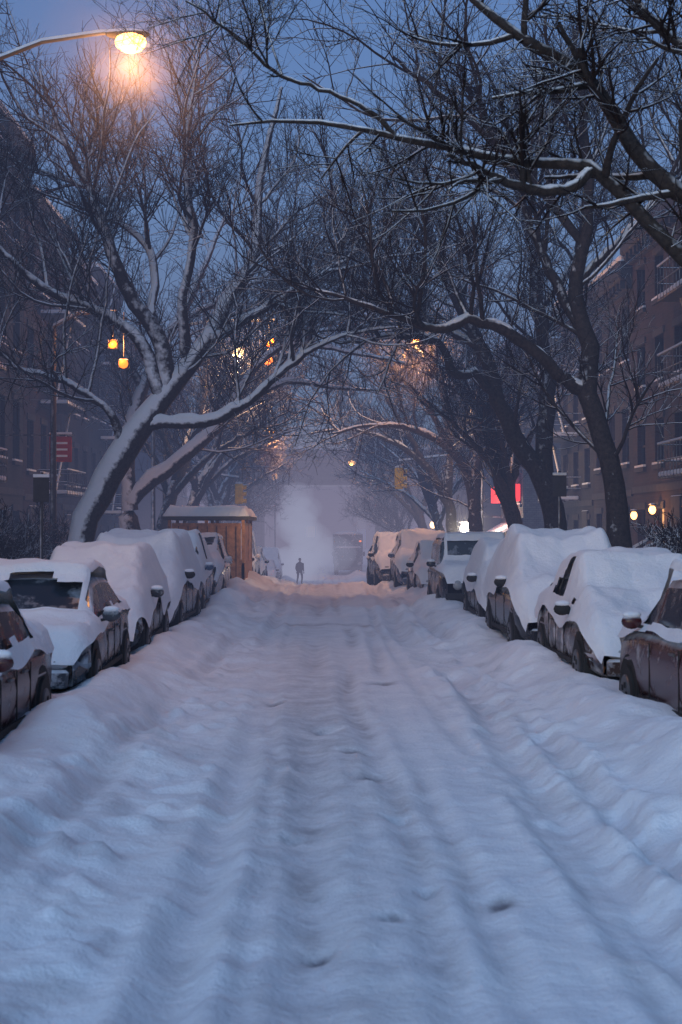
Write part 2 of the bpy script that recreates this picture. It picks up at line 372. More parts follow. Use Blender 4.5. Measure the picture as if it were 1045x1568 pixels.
tree([
 ([(6.15,t,-.1),(6.0,t,2.7),(5.73,t,3.87),(5.4,t,4.92),(5.47,t,5.84),(5.14,t,6.9),(5.4,t-.3,8.35),(5.27,t-.5,10),(5,t-.7,12)],[.27,.24,.22,.2,.17,.14,.11,.08,.03]),
 ([(5.45,t,4.8),(4.88,t-.1,5.05),(4.48,t-.2,5.5),(3.7,t-.4,5.98),(3.03,t-.6,6.17),(2.5,t-.7,5.98),(1.98,t-.8,6.04),(1.3,t-1,6.24),(.5,t-1.1,6.5),(-.6,t-1.2,6.8)],[.15,.13,.12,.115,.105,.09,.07,.05,.035,.02]),
 ([(5.4,t,5.9),(4.88,t+.2,6.9),(4.35,t+.4,8.2),(4.1,t+.6,9.5),(3.7,t+.8,11.2)],[.12,.1,.08,.06,.03]),
 ([(5.2,t,7.0),(6.2,t+.2,8.0),(7.2,t+.4,9.2),(8,t+.6,10.6)],[.1,.08,.06,.03]),
 ([(5.3,t-.1,7.8),(4.2,t-.6,9.0),(2.8,t-.9,10.2),(1.4,t-1.3,11.2)],[.09,.08,.06,.03]),
],23,dens=(10,8,6,2),bark=M_BARK_S)
t=36.5
tree([
 ([(6.1,t,-.1),(5.9,t,2.7),(5.2,t,4.0),(4.6,t,5.1),(4.2,t,6.4),(3.4,t+.3,8.2),(2.8,t+.5,9.9),(2.3,t+.7,12.2)],[.34,.3,.25,.21,.17,.12,.08,.03]),
 ([(5.95,t,2.3),(5.7,t,4),(5.8,t,5.5),(5.6,t,7.4),(5.4,t+.3,9.5),(4.7,t+.5,11.9)],[.25,.22,.18,.14,.1,.03]),
 ([(4.65,t,5.0),(4.0,t-.3,5.9),(3.44,t-.5,5.9),(2.95,t-.7,6.7),(1.8,t-1,6.8),(.6,t-1.2,6.6),(-.4,t-1.4,6.9)],[.14,.12,.11,.09,.06,.04,.02]),
 ([(4.1,t,6.6),(3.0,t+.4,7.3),(1.6,t+.8,8.0),(.2,t+1,9.0)],[.12,.1,.07,.03]),
 ([(5.6,t,7.6),(6.6,t+.3,9),(7.4,t+.5,11)],[.1,.08,.03]),
],24,dens=(10,8,6,2),bark=M_BARK_S)
t=55
tree([
 ([(5.95,t,-.3),(5.9,t,3.2),(5.4,t,4.5),(4.75,t,5.25),(3.25,t,5.9),(1.75,t,5.95),(.25,t,5.6)],[.32,.28,.22,.18,.13,.09,.03]),
 ([(5.9,t,3.0),(6.1,t,6),(6,t,9.2),(5.2,t,12)],[.24,.17,.1,.03]),
 ([(5.0,t,5.0),(4.2,t,6.6),(3,t,7.9),(1.6,t,9.2)],[.14,.11,.08,.03]),
],25,dens=(9,6,5,1),twig=.012,bark=M_BARK_S)
t=62
tree([
 ([(5.8,t,-.5),(5.7,t,2.4),(5.4,t,3.4),(4.2,t,5.1),(2.5,t,6.0),(.9,t,6.3),(-.5,t,6.1)],[.3,.26,.22,.16,.11,.07,.03]),
 ([(5.5,t,3.2),(5.6,t,5.6),(5.2,t,8.2),(4.4,t,11)],[.2,.15,.1,.03]),
 ([(4.6,t,4.7),(3.4,t,6.8),(2.2,t,8.8)],[.12,.09,.03]),
],26,dens=(9,6,5,1),twig=.013,bark=M_BARK_S)
t=13.2
tree([
 ([(6.6,t,-.1),(6.45,t,2.2),(5.4,t+.2,3.6),(4.3,t+.6,4.25),(3.53,t+.8,4.7),(3.18,t+.8,5.1),(2.86,t+.8,5.4),(2.58,t+.8,5.62),(2.1,t+.8,5.62),(1.6,t+.8,5.68),(1.2,t+.8,5.8),(.7,t+.8,5.87),(.32,t+.8,5.98),(-.3,t+.8,6.02),(-.9,t+.8,5.98)],[.24,.22,.17,.14,.12,.115,.105,.095,.075,.065,.055,.045,.032,.022,.012]),
 ([(2.68,t+.8,5.56),(2.38,t+.7,5.34),(1.97,t+.6,5.33),(1.6,t+.5,5.45),(1.2,t+.4,5.6)],[.055,.055,.05,.035,.02]),
 ([(6.45,t,2.1),(5.9,t,3.8),(4.5,t+.4,4.8),(3.53,t+.8,5.33),(3.15,t+.8,5.68),(2.9,t+.8,6.05),(2.6,t+.8,6.5),(2.1,t+.8,6.78),(1.7,t+.8,7.05),(1.3,t+.9,7.5)],[.19,.16,.14,.115,.105,.10,.08,.065,.05,.03]),
 ([(.75,t+.8,5.86),(.45,t+.8,6.15),(-.06,t+.8,6.36),(-.45,t+.8,6.5),(-.75,t+.8,6.8),(-1.3,t+.8,7.2)],[.026,.025,.02,.018,.015,.01]),
 ([(4.9,t+.3,4.6),(4.3,t+.6,6.0),(3.5,t+.9,6.9),(2.9,t+1.1,7.6)],[.08,.06,.045,.02]),
],27,dens=(7,5,5,2),lens=(1.2,.75,.45,.25),twig=.0032,tm=.42,up=.10,wig=.09,bark=M_BARK_S,jit=.007,cap=.8)

def generic(seed):
    r=random.Random(seed); limbs=[]
    tp=[(0,0,-.1),(.1,0,2.2),(.5+r.uniform(-.2,.3),r.uniform(-.3,.3),4.0)]
    limbs.append((tp+[(1.4,.3,6.2),(1.8,.2,9),(1.6,.4,12)],[.32,.27,.23,.16,.1,.03]))
    for k in range(6):
        a=r.uniform(-1.3,1.3) if k<4 else r.uniform(1.8,4.4)
        reach=r.uniform(3.5,6) if k<4 else r.uniform(2,3.2); h=r.uniform(3,5.5)
        z0=r.uniform(3.0,5.0); x0=.1+.4*(z0-2.2)/1.8
        c,s=math.cos(a),math.sin(a)
        limbs.append(([(x0,0,z0),(x0+c*reach*.3,s*reach*.3,z0+h*.45),(x0+c*reach*.65,s*reach*.65,z0+h*.75),(x0+c*reach,s*reach,z0+h)],[.16,.12,.08,.03]))
    return tree_mesh('bare_tree_mesh',limbs,seed,dens=(8,6,5,1),twig=.012,bark=M_BARK_S)
G=[generic(s) for s in (101,102,103)]
k=0
for (x,yy) in ((-6.3,57),(-6.2,67),(-6.2,78),(-6.3,92),(-6.4,106),(6.3,45),(6.3,72),(6.3,84),(6.2,97),(6.5,112)):
    o=bpy.data.objects.new('bare_street_tree',G[k%3]); COL.objects.link(o)
    o.location=(x,yy,float(dip(yy))); o.rotation_euler=(0,0,(0 if x<0 else math.pi)+random.uniform(-.35,.35)); s=random.uniform(.85,1.05)*(.82 if yy>90 else 1); o.scale=(s,s,s); k+=1
sh=tree_mesh('bare_shrub_mesh',[([(0,0,0),(.1*math.cos(a),.1*math.sin(a),.4),(.5*math.cos(a),.5*math.sin(a),.9+.3*math.sin(a*3))],[.03,.025,.01]) for a in (0,.9,1.8,2.7,3.6,4.5,5.4)],5,dens=(10,6,5,0),lens=(.45,.3,.2,.1),twig=.008,tm=.15)
for (x,yy,s) in ((7.2,27,1.3),(7.6,30,1.2),(-7.3,33,1.3),(8,24,1.2),(-7.8,40,1.4)):
    o=bpy.data.objects.new('snowy_shrub',sh); COL.objects.link(o); o.location=(x,yy,gz(x,yy)); o.scale=(s,s,s)

# ------------------------------------------------------------------ cars
PROF={
 'sedan':dict(L=4.6,w=.90,belt=[(0,.60),(.12,.72),(1.2,.90),(3.7,.98),(4.45,.95),(4.6,.80)],roof=(1.1,1.85,3.25,4.0,1.42)),
 'hatch':dict(L=4.2,w=.88,belt=[(0,.62),(.12,.76),(1.0,.94),(3.9,1.02),(4.2,.9)],roof=(.95,1.65,3.5,4.1,1.48)),
 'suv':dict(L=4.7,w=.95,belt=[(0,.75),(.12,.92),(1.15,1.06),(4.5,1.10),(4.7,.95)],roof=(1.05,1.7,4.05,4.62,1.64)),
 'jeep':dict(L=4.3,w=.93,belt=[(0,.85),(.1,1.02),(1.35,1.10),(4.2,1.12),(4.3,1.0)],roof=(1.3,1.62,4.1,4.27,1.76)),
 'van':dict(L=5.2,w=.98,belt=[(0,.8),(.12,.95),(.8,1.12),(5.0,1.15),(5.2,1.0)],roof=(.65,1.4,4.9,5.17,2.05)),
}
def make_car(kind,x,y,paint,face=1,snow=.25,heavy=0.5,seed=0,yaw=0,zoff=0):
    """x centre, y near end ; face=1 front towards camera"""
    p=PROF[kind]; Ln=p['L']; W=p['w']; pr=PAINT[paint]; r=random.Random(seed)
    bu=[a for a,_ in p['belt']]; bz=[b for _,b in p['belt']]
    belt=lambda u: float(np.interp(u,bu,bz)); r0,r1,r2,r3,rh=p['roof']
    def roof(u): return float(np.interp(u,[r0,r0+.08,r1,(r1+r2)/2,r2,r3],[belt(r0),belt(r0)+.07,rh-.02,rh+.02,rh-.02,belt(r3)]))
    def wid(u): return W*(1-.16*max(0,1-u/.5)**2-.12*max(0,1-(Ln-u)/.5)**2)
    root=empty('parked_car',(x,y+Ln/2,float(dip(y+2))+.0+zoff),(0 if face==1 else math.pi)+yaw)
    b=MB(); S=lambda u:u-Ln/2
    us=[0,.06,.2,.45,.8,1.15,1.6,2.1,2.6,3.1,3.5,3.9,Ln-.25,Ln-.08,Ln]; us=sorted(set([u for u in us if u<=Ln]))
    rings=[]
    for u in us:
        w=wid(u); zt=belt(u); zb=.26+.06*(u<.1 or u>Ln-.1)
        hs=[(.80*w,zb),(.96*w,zb+.1),(w,zb+.28),(w*1.005,zt-.28),(w*.985,zt-.1),(w*.93,zt-.02),(w*.6,zt+.02),(0,zt+.03)]
        ring=[(a,S(u),c) for a,c in hs]+[(-a,S(u),c) for a,c in hs[-2::-1]]
        rings.append(ring)
    n=len(rings[0]); vs=[v for rg in rings for v in rg]; fs=[]
    for i in range(len(rings)-1):
        for j in range(n-1): fs.append((i*n+j,i*n+j+1,(i+1)*n+j+1,(i+1)*n+j))
        fs.append((i*n+n-1,i*n,(i+1)*n,(i+1)*n+n-1))
    fs.append(tuple(range(n))); fs.append(tuple(range(len(vs)-1,len(vs)-1-n,-1)))
    b.add(vs,fs,pr,True)
    pil=[r1+.07,(r1+r2)/2-.05,(r1+r2)/2+.05,r2-.3,r2-.2] if kind!='van' else [r1+.07,2.3,2.4,3.7,3.8]
    gs=sorted([r0,r1,r2,r3]+pil); rg=[]
    for u in gs:
        w=wid(u); z0=belt(u)-.02; z1=max(roof(u),z0+.02); d=z1-z0
        tw=.76 if kind!='jeep' else .86
        wt=w*(.93-(.93-tw)*min(1,d/.55))
        hs=[(w*.94,z0),(w*.93,z0+d*.10),(wt+.02,z0+d*.84),(wt-.03,z0+d*.97),(wt*.6,z1+.015),(0,z1+.025)]
        rg.append([(a,S(u),c) for a,c in hs]+[(-a,S(u),c) for a,c in hs[-2::-1]])
    n=len(rg[0])
    for i in range(len(rg)-1):
        mid=(gs[i]+gs[i+1])/2; narrow=(gs[i+1]-gs[i])<.13
        for j in range(n-1):
            side=j in(1,n-3); top=j in(3,4,5,6)
            end=(gs[i+1]<=r1+1e-6) or (gs[i]>=r2-1e-6)
            mt=M_GLASS if ((side and not narrow and not(kind=='van' and mid>2.4)) or (end and top)) else pr
            b.add([rg[i][j],rg[i][j+1],rg[i+1][j+1],rg[i+1][j]],[(0,1,2,3)],mt,False)
    for u in (.82,Ln-.85):
        for s in (-1,1):
            w=wid(u)
            b.tube([(s*(w+.004),S(u),.37),(s*(w-.2),S(u),.37)],.40,M_RUB,20)
            b.tube([(s*(w+.03),S(u),.34),(s*(w-.2),S(u),.34)],.32,M_RUB,20)
            b.tube([(s*(w+.045),S(u),.34),(s*(w+.02),S(u),.34)],[.2,.22],M_CHROME,14)
            for q in range(5):
                a=q*2*math.pi/5; b.box(s*(w+.045)-.008,s*(w+.045)+.008,S(u)+.1*math.cos(a)-.03,S(u)+.1*math.cos(a)+.03,.34+.1*math.sin(a)-.03,.34+.1*math.sin(a)+.03,M_RUB)
    zf=belt(.06); f=S(0)
    b.box(-W*.80,W*.80,f-.07,f+.12,.30,.50,pr if kind!='jeep' else M_RUB,.03)
    b.box(-W*.42,W*.42,f-.025,f+.05,.52,zf-.06,M_RUB,.012)
    if kind=='jeep':
        for q in range(7): b.box(-W*.36+q*W*.12-.018,-W*.36+q*W*.12+.018,f-.04,f+.03,.54,zf-.09,M_CHROME,.006)
        for s in(-1,1): b.ell((s*W*.6,f-.02,(.52+zf)/2+.02),(.11,.05,.11),M_HEAD)
        b.box(-W*.9,W*.9,f-.13,f-.03,.44,.58,M_RUB,.02)
    else:
        for q in range(3): b.box(-W*.40,W*.40,f-.035,f+.03,.54+q*.06,.555+q*.06,M_CHROME)
        for s in(-1,1): b.ell((s*W*.63,f+.04,zf-.10),(.17,.09,.07),M_HEAD)
    b.box(-.16,.16,f-.08,f-.02,.38,.47,M_PLATE)
    e=S(Ln); zr=belt(Ln-.06)
    b.box(-W*.82,W*.82,e-.12,e+.06,.32,.52,pr,.03); b.box(-.16,.16,e-.01,e+.03,.62,.74,M_PLATE)
    for s in(-1,1): b.box(s*W*.78-.11,s*W*.78+.11,e-.2,e+.012,zr-.24,zr-.05,M_TAIL,.02)
    um=r0+.35
    for s in(-1,1):
        b.ell((s*(wid(um)+.10),S(um),belt(um)+.10),(.11,.06,.08),M_RUB if r.random()<.5 else pr)
        b.ell((s*(wid(um)+.10),S(um),belt(um)+.17),(.10,.06,.04),M_SNOW)
        b.tube([(s*wid(um)*.92,S(um),belt(um)+.03),(s*(wid(um)+.07),S(um),belt(um)+.06)],.02,M_RUB,6)
        for ud in (r1+.05,(r1+r2)/2,r2-.1):
            w=wid(ud); b.box(s*w*1.003-.006,s*w*1.003+.006,S(ud)-.006,S(ud)+.006,.40,belt(ud)-.10,M_RUB)
        for ud in ((r1+r2)/2-.25,r2-.35):
            b.box(s*(wid(ud)*1.0)-.02,s*(wid(ud)*1.0)+.02,S(ud)-.09,S(ud)+.09,belt(ud)-.17,belt(ud)-.14,M_CHROME,.008)
        b.box(s*W*1.0-.012,s*W*1.0+.012,S(1.3),S(Ln-1.3),.33,.39,M_RUB)
    b.obj('body',root)
    nu,nv=80,60; U=np.linspace(.0,Ln,nu); Vv=np.linspace(-1,1,nv)
    UU,VV=np.meshgrid(U,Vv,indexing='ij')
    Bz=np.interp(UU,bu,bz); Rz=np.maximum(np.vectorize(roof)(UU)*((UU>=r0)&(UU<=r3)),Bz)
    def sm(A,k):
        ker=np.ones(k)/k; out=np.empty_like(A)
        for j in range(A.shape[1]): out[:,j]=np.convolve(np.pad(A[:,j],k//2,mode='edge'),ker,'valid')[:A.shape[0]]
        return out
    kk=7 if heavy<.6 else 17
    Rz=np.maximum(sm(Rz,kk),Rz)
    a=np.abs(VV); S_=1-sst((a-.70)/.24)
    if heavy>=.6: S_=1-sst((a-.66)/.33)**1.3
    wd=np.array([wid(u) for u in U])[:,None]
    base=Bz+.03+(Rz-Bz)*S_
    nz=fbm(UU*1.1+seed*7,VV*1.4,seed,3); n2_=fbm(UU*4+seed,VV*4,seed+70,3)
    t_=snow*(1+1.3*nz)+.05*n2_
    steep=(np.abs(np.gradient(Rz,U,axis=0))>.5)
    t_=np.where(steep,t_*(.45+.6*heavy),t_)
    edge=sst((1-a)/.2); endf=sst(UU/.35)*sst((Ln-UU)/.35)
    z=base+t_*(.3+.7*edge)*(.2+.8*endf)
    sk=sst((a-.93)/.07); drop=(.04+heavy*.5*vnoise(UU*1.5,VV*0+seed,seed+3))*sk
    z=z-drop
    z=np.where(UU<.04,np.minimum(z,Bz-.03-.25*heavy*vnoise(VV*2,VV*0,seed+4)),z); z=np.where(UU>Ln-.04,np.minimum(z,Bz-.08),z)
    xx=VV*wd*(1.015+.06*heavy*sst((a-.8)/.2)); yy=UU-Ln/2; yy=np.where(UU<.04,yy-.05-.04*heavy,yy); yy=np.where(UU>Ln-.04,yy+.04,yy)
    Vt=np.stack([xx,yy,z],-1); I=np.arange(nu*nv).reshape(nu,nv)
    F=np.stack([I[:-1,:-1],I[1:,:-1],I[1:,1:],I[:-1,1:]],-1)
    cu=(UU[:-1,:-1]+UU[1:,1:])/2; cv=np.abs((VV[:-1,:-1]+VV[1:,1:])/2)
    nn=vnoise(cu*2.2+seed,cv*4,seed+9)
    keep=np.ones(cu.shape,bool)
    if heavy<.8:
        inside=(cu>r0+.25)&(cu<r3-.25)
        keep&=~(inside&(cv>.77)&(cv<.925)&(nn>heavy*1.05-.05))
    if heavy<.4:
        ws=(cu>r0+.12)&(cu<r1-.02)&(cv<.70)&(vnoise(cu*2.3+seed*3,cv*2.5,seed+5)>heavy*1.3)
        keep&=~ws
    Fx=F[keep].reshape(-1,4)
    me=quads_mesh('snow_cover',Vt.reshape(-1,3),Fx,[M_SNOW]); so=bpy.data.objects.new('snow_cover',me); COL.objects.link(so); so.parent=root
    return root
make_car('sedan',-3.6,10.3,'red',1,.17,.3,1,0,-.06)
make_car('sedan',-3.5,15.7,'grey',1,.17,.22,2,.02)
make_car('hatch',-3.5,21.0,'dark',1,.26,.95,3)
make_car('suv',-3.5,25.9,'grey',1,.28,.95,4,-.02)
make_car('suv',-3.55,31.2,'blue',1,.26,.62,5)
make_car('suv',-3.55,38.0,'white',1,.22,.35,6)
make_car('sedan',-3.6,53.5,'grey',1,.28,.6,7)
make_car('van',-3.7,60,'white',1,.25,.4,8)
make_car('suv',-3.6,68,'dark',1,.25,.5,9)
make_car('sedan',-3.7,90,'dark',1,.25,.6,10)
make_car('van',-3.7,100,'grey',1,.25,.6,21)
make_car('suv',4.35,11.8,'red',-1,.15,.2,11,.02,-.1)
make_car('sedan',4.1,16.9,'tan',1,.24,.62,12)
make_car('suv',4.0,22.0,'dark',1,.30,.95,13)
make_car('hatch',4.0,27.2,'dark',1,.30,.85,14)
make_car('jeep',3.65,32.2,'black',1,.14,.12,15)
make_car('sedan',3.55,39.2,'white',1,.24,.5,16)
make_car('suv',3.35,44.8,'blue',1,.26,.5,17)
make_car('suv',2.85,50.5,'grey',1,.26,.45,18,.05)
make_car('sedan',3.8,57,'dark',1,.25,.5,19)
make_car('suv',3.8,63,'white',1,.25,.5,20)

def plight(name,loc,col,W_,rad=.12,parent=None):
    l=bpy.data.lights.new(name,'POINT'); l.color=col; l.energy=W_; l.shadow_soft_size=rad
    o=bpy.data.objects.new(name,l); COL.objects.link(o)
    if parent: o.parent=parent
    o.location=loc; return o
def shed():
    b=MB(); x0,x1,y0,y1=-4.75,-2.35,45,50; z0=float(dip(47))-.05; h=2.35
    b.box(x0,x1,y0,y1,z0+.15,z0+1.0,M_WOOD,.01)
    for x in (x0+.05,(x0+x1)/2,x1-.05):
        for y_ in (y0+.05,(y0+y1)/2,y1-.05): b.box(x-.05,x+.05,y_-.05,y_+.05,z0,z0+h-.002,M_WOOD)
    b.box(x0+.12,x1-.12,y0+.02,y0+.06,z0+1.003,z0+h-.1,M_WOOD); b.box(x1-.06,x1-.02,y0+.15,y1-.15,z0+1.003,z0+h-.1,M_WOOD)
    for q in range(8): b.box(x0+.02+q*.3,x0+.04+q*.3,y0-.012,y0+.03,z0+.2,z0+h-.2,M_RUB)
    b.box(x0-.15,x1+.15,y0-.2,y1+.2,z0+h,z0+h+.12,M_TRIM,.01)
    o=b.obj('roadside_dining_shed')
    U,V_=np.meshgrid(np.linspace(-1,1,30),np.linspace(-1,1,40),indexing='ij')
    e=sst((1-np.abs(U))/.12)*sst((1-np.abs(V_))/.07)
    z=z0+h+.122+.30*e*(1+.6*fbm(U*2,V_*4,8,3)); X_=(x0+x1)/2+U*((x1-x0)/2+.15); Y_=(y0+y1)/2+V_*((y1-y0)/2+.2)
    I=np.arange(U.size).reshape(U.shape); F=np.stack([I[:-1,:-1],I[1:,:-1],I[1:,1:],I[:-1,1:]],-1).reshape(-1,4)
    s=bpy.data.objects.new('roof_snow',quads_mesh('roof_snow',np.stack([X_,Y_,z],-1).reshape(-1,3),F,[M_SNOW])); COL.objects.link(s); s.parent=o
    plight('shed_light',(-1.9,44.2,2.2),(1,.62,.3),22,.05,o)
shed()
def truck(x,y):
    b=MB(); z=float(dip(y))
    b.box(-1.2,1.2,1.9,7,.8,3.3,PAINT['grey'],.05); b.box(-1.05,1.05,0,1.85,.5,2.3,PAINT['grey'],.12)
    b.box(-.9,.9,-.02,.1,1.35,2.05,M_GLASS,.02); b.box(-.7,.7,-.04,.05,.7,1.15,M_RUB,.02); b.box(-1.1,1.1,-.12,.05,.4,.62,M_CHROME,.03)
    for s in(-1,1):
        b.ell((s*.85,-.03,.9),(.14,.06,.1),M_HEAD)
        b.ell((s*1.25,.3,1.7),(.1,.06,.2),M_RUB)
        for u in(.8,5.4): b.tube([(s*1.12,u,.45),(s*.8,u,.45)],.45,M_RUB,16)
    b.ell((0,4.4,3.3),(1.15,2.5,.22),M_SNOW)
    b.ell((1.0,1.88,2.7),(.09,.05,.07),M_ORANGE)
    b.obj('box_truck',None,(x,y,z))
truck(2.3,115)

# ------------------------------------------------------------------ buildings
def building(side,y0,w,h,fl,bays,mat,xf=10.5,depth=12,shop=False,lit=(),escape=False,stoop=True,seed=0):
    zb=float(dip(y0+w/2)); root=empty('brick_row_house' if not shop else 'corner_shop_building',(side*xf,y0,zb))
    b=MB(); wl=MB(); tr=MB()
    def P(d,s,z): return (side*d,s,z)
    gh=3.6 if shop else 3.3
    fh=(h-gh-.6)/(fl-1); rows=[]
    for f in range(fl):
        z0=0 if f==0 else gh+(f-1)*fh
        hh=gh if f==0 else fh
        rows.append((z0+hh*.28+(0 if not(shop and f==0) else -hh*.12),z0+hh*(.83 if f else .80)))
    ycuts=[]; bw=w/bays
    for i in range(bays): ycuts.append((i*bw+bw*.27,i*bw+bw*.73))
    ys_=[0]; 
    for a,c in ycuts: ys_+=[a,c]
    ys_.append(w); zz=[-1]; 
    for a,c in rows: zz+=[a,c]
    zz.append(h)
    def bx(m_,d0,d1,q0,q1,z0,z1,mm,bev=0):
        x0,x1=sorted((side*d0,side*d1)); m_.box(x0,x1,q0,q1,z0,z1,mm,bev)
    for i in range(len(ys_)-1):
        for j in range(len(zz)-1):
            s0,s1,a,c=ys_[i],ys_[i+1],zz[j],zz[j+1]
            if i%2==1 and j%2==1:
                f=(j-1)//2; k=(i-1)//2; mt=M_LITWIN if (f,k) in lit else (M_SHOP if (shop and f==0) else M_WIN); d=.22
                wl.add([P(d,s0,a),P(d,s1,a),P(d,s1,c),P(d,s0,c)],[(0,1,2,3)],mt)
                b.add([P(0,s0,a),P(0,s1,a),P(d,s1,a),P(d,s0,a)],[(0,1,2,3)],mat)
                b.add([P(0,s0,c),P(0,s1,c),P(d,s1,c),P(d,s0,c)],[(0,1,2,3)],mat)
                b.add([P(0,s0,a),P(0,s0,c),P(d,s0,c),P(d,s0,a)],[(0,1,2,3)],mat)
                b.add([P(0,s1,a),P(0,s1,c),P(d,s1,c),P(d,s1,a)],[(0,1,2,3)],mat)
                bx(wl,.14,.2,s0+.002,s0+.06,a,c,M_TRIM);bx(wl,.14,.2,s1-.06,s1-.002,a,c,M_TRIM)
                bx(wl,.15,.19,s0+.06,s1-.06,(a+c)/2-.03,(a+c)/2+.03,M_TRIM)
                bx(tr,-.1,.1,s0-.1,s1+.1,a-.14,a-.003,M_TRIM)
                bx(tr,-.05,.05,s0-.12,s1+.12,c+.003,c+.22,M_TRIM)
                bx(tr,-.09,.08,s0-.08,s1+.08,a+.001,a+.07,M_SNOW)
            else:
                b.add([P(0,s0,a),P(0,s1,a),P(0,s1,c),P(0,s0,c)],[(0,1,2,3)],mat)
    b.add([P(0,0,-1),P(depth,0,-1),P(depth,0,h),P(0,0,h)],[(0,1,2,3)],mat)
    b.add([P(0,w,-1),P(depth,w,-1),P(depth,w,h),P(0,w,h)],[(0,1,2,3)],mat)
    b.add([P(depth,0,-1),P(depth,w,-1),P(depth,w,h),P(depth,0,h)],[(0,1,2,3)],mat)
    b.add([P(0,0,h),P(depth,0,h),P(depth,w,h),P(0,w,h)],[(0,1,2,3)],M_SNOW)
    bx(tr,-.45,.2,.03,w-.03,h-.45,h+.25,M_TRIM,.06); bx(tr,-.2,-.003,.06,w-.06,h-.75,h-.452,M_TRIM)
    for q in range(int(w/.6)): bx(tr,-.38,-.203,.2+q*.6,.36+q*.6,h-.72,h-.455,M_TRIM)
    bx(tr,-.43,.3,.03,w-.03,h+.252,h+.42,M_SNOW,.05)
    bx(tr,-.06,-.003,0.02,w-.02,gh-.12,gh+.1,M_TRIM)
    if stoop and not shop:
        sy=w*.2
        for k in range(6): bx(tr,-.35*(6-k),-.004,sy-.7,sy+.7,-.3+.18*k,-.12+.18*k,M_CONC)
        for k in range(6): bx(tr,-.35*(6-k),-.35*(5-k)-.02,sy-.65,sy+.65,-.118+.18*k,-.04+.18*k,M_SNOW)
        for s in(-.75,.75):
            tr.tube([P(-2.1,sy+s,.9),P(-.1,sy+s,2.0)],.035,M_POLE,6)
            tr.tube([P(-2.1,sy+s,.95),P(-.1,sy+s,2.06)],.035,M_SNOW,6)
            for k in range(7): tr.tube([P(-2.05+k*.32,sy+s,-.1),P(-2.05+k*.32,sy+s,.92+k*.176)],.018,M_POLE,5)
        bx(tr,-.08,-.005,sy-.55,sy+.55,.98,3.0,M_TRIM,.02)
    if escape:
        for f in range(1,fl):
            z=gh+(f-1)*fh+.1; a,c=w*.35,w*.9
            bx(tr,-1.1,-.05,a,c,z,z+.06,M_POLE); bx(tr,-1.1,-.08,a+.02,c-.02,z+.062,z+.2,M_SNOW,.03)
            for q in (z+.5,z+.95):
                tr.tube([P(-1.1,a,q),P(-1.1,c,q)],.02,M_POLE,5); tr.tube([P(-1.1,a,q),P(0,a,q)],.02,M_POLE,5); tr.tube([P(-1.1,c,q),P(0,c,q)],.02,M_POLE,5)
            tr.tube([P(-1.1,a,z+.99),P(-1.1,c,z+.99)],.03,M_SNOW,5)
            for q in range(12): tr.tube([P(-1.1,a+(c-a)*q/11,z),P(-1.1,a+(c-a)*q/11,z+.95)],.012,M_POLE,4)
            if f<fl-1: tr.tube([P(-.6,a+.3,z),P(-.6,c-.6,z+fh)],.05,M_POLE,5); tr.tube([P(-.6,a+.3,z+.06),P(-.6,c-.6,z+fh+.06)],.04,M_SNOW,5)
    if shop:
        bx(tr,-1.3,-.01,.3,w-.3,2.5,2.6,M_SHOP)
        tr.add([P(-1.4,.3,2.7),P(-1.4,w-.3,2.7),P(0,w-.3,3.5),P(0,.3,3.5)],[(0,1,2,3)],M_SNOW)
        bx(tr,-.7,-.02,w*.1,w*.9,4.6,5.5,M_RED,.03)
    b.obj('walls',root); wl.obj('windows',root); tr.obj('trim_and_snow',root)
yy=6; k=0
for w,h,fl,ba,esc in ((8,16.5,5,3,0),(7.5,17.2,5,3,1),(8,16.4,5,3,0),(7,15.5,5,3,1),(7.5,17.3,5,3,1),(7,15.2,4,3,0),(7.5,14.0,4,3,1),(7,13.2,4,3,0),(8,14.5,4,3,1),(8,13,4,3,0)):
    building(-1,yy,w-.02,h,fl,ba,BRICKS[k%3],escape=bool(esc),lit=((2,1),) if k==6 else (),seed=k); yy+=w; k+=1
yy=4; k=0
for w,h,fl,ba,esc in ((8,12.2,4,3,0),(7.5,11.6,4,3,0),(7,12.4,4,3,1),(7,11.7,4,3,0),(7,11.3,4,3,1),(7.5,11.6,4,3,0),(7,10.9,3,3,0),(7.5,11.6,4,3,1)):
    building(1,yy,w-.02,h,fl,ba,BRICKS[(k+1)%3],escape=bool(esc),lit=((0,1),) if k in(5,6) else (),seed=50+k); yy+=w; k+=1
building(1,74,9,13,4,4,BRICKS[3],shop=True,lit=((2,0),(1,2)),seed=80)
for j,(y_,h) in enumerate(((96,14),(105,15))):
    building(-1,y_,8.9,h,4,3,BRICKS[j%3],seed=90+j); building(1,y_,8.9,h-1,4,3,BRICKS[(j+1)%3],seed=95+j)
b=MB()
b.box(-120,120,126,134,6.0,7.9,M_CONC,.1); b.box(-120,120,125.6,126.2,7.903,8.9,M_CONC); b.box(-120,120,133.7,134.3,7.903,8.9,M_CONC)
for x in range(-114,120,12):
    b.box(x-.9,x+.9,127,133,-3,5.997,M_CONC,.08); b.box(x-2.2,x+2.2,126.6,133.4,5.0,5.996,M_CONC,.08)
for x in range(-118,120,4): b.box(x-.05,x+.05,125.5,125.598,7.95,8.95,M_POLE)
b.box(-120,120,125.7,126.1,8.903,9.05,M_SNOW)
b.obj('elevated_roadway')
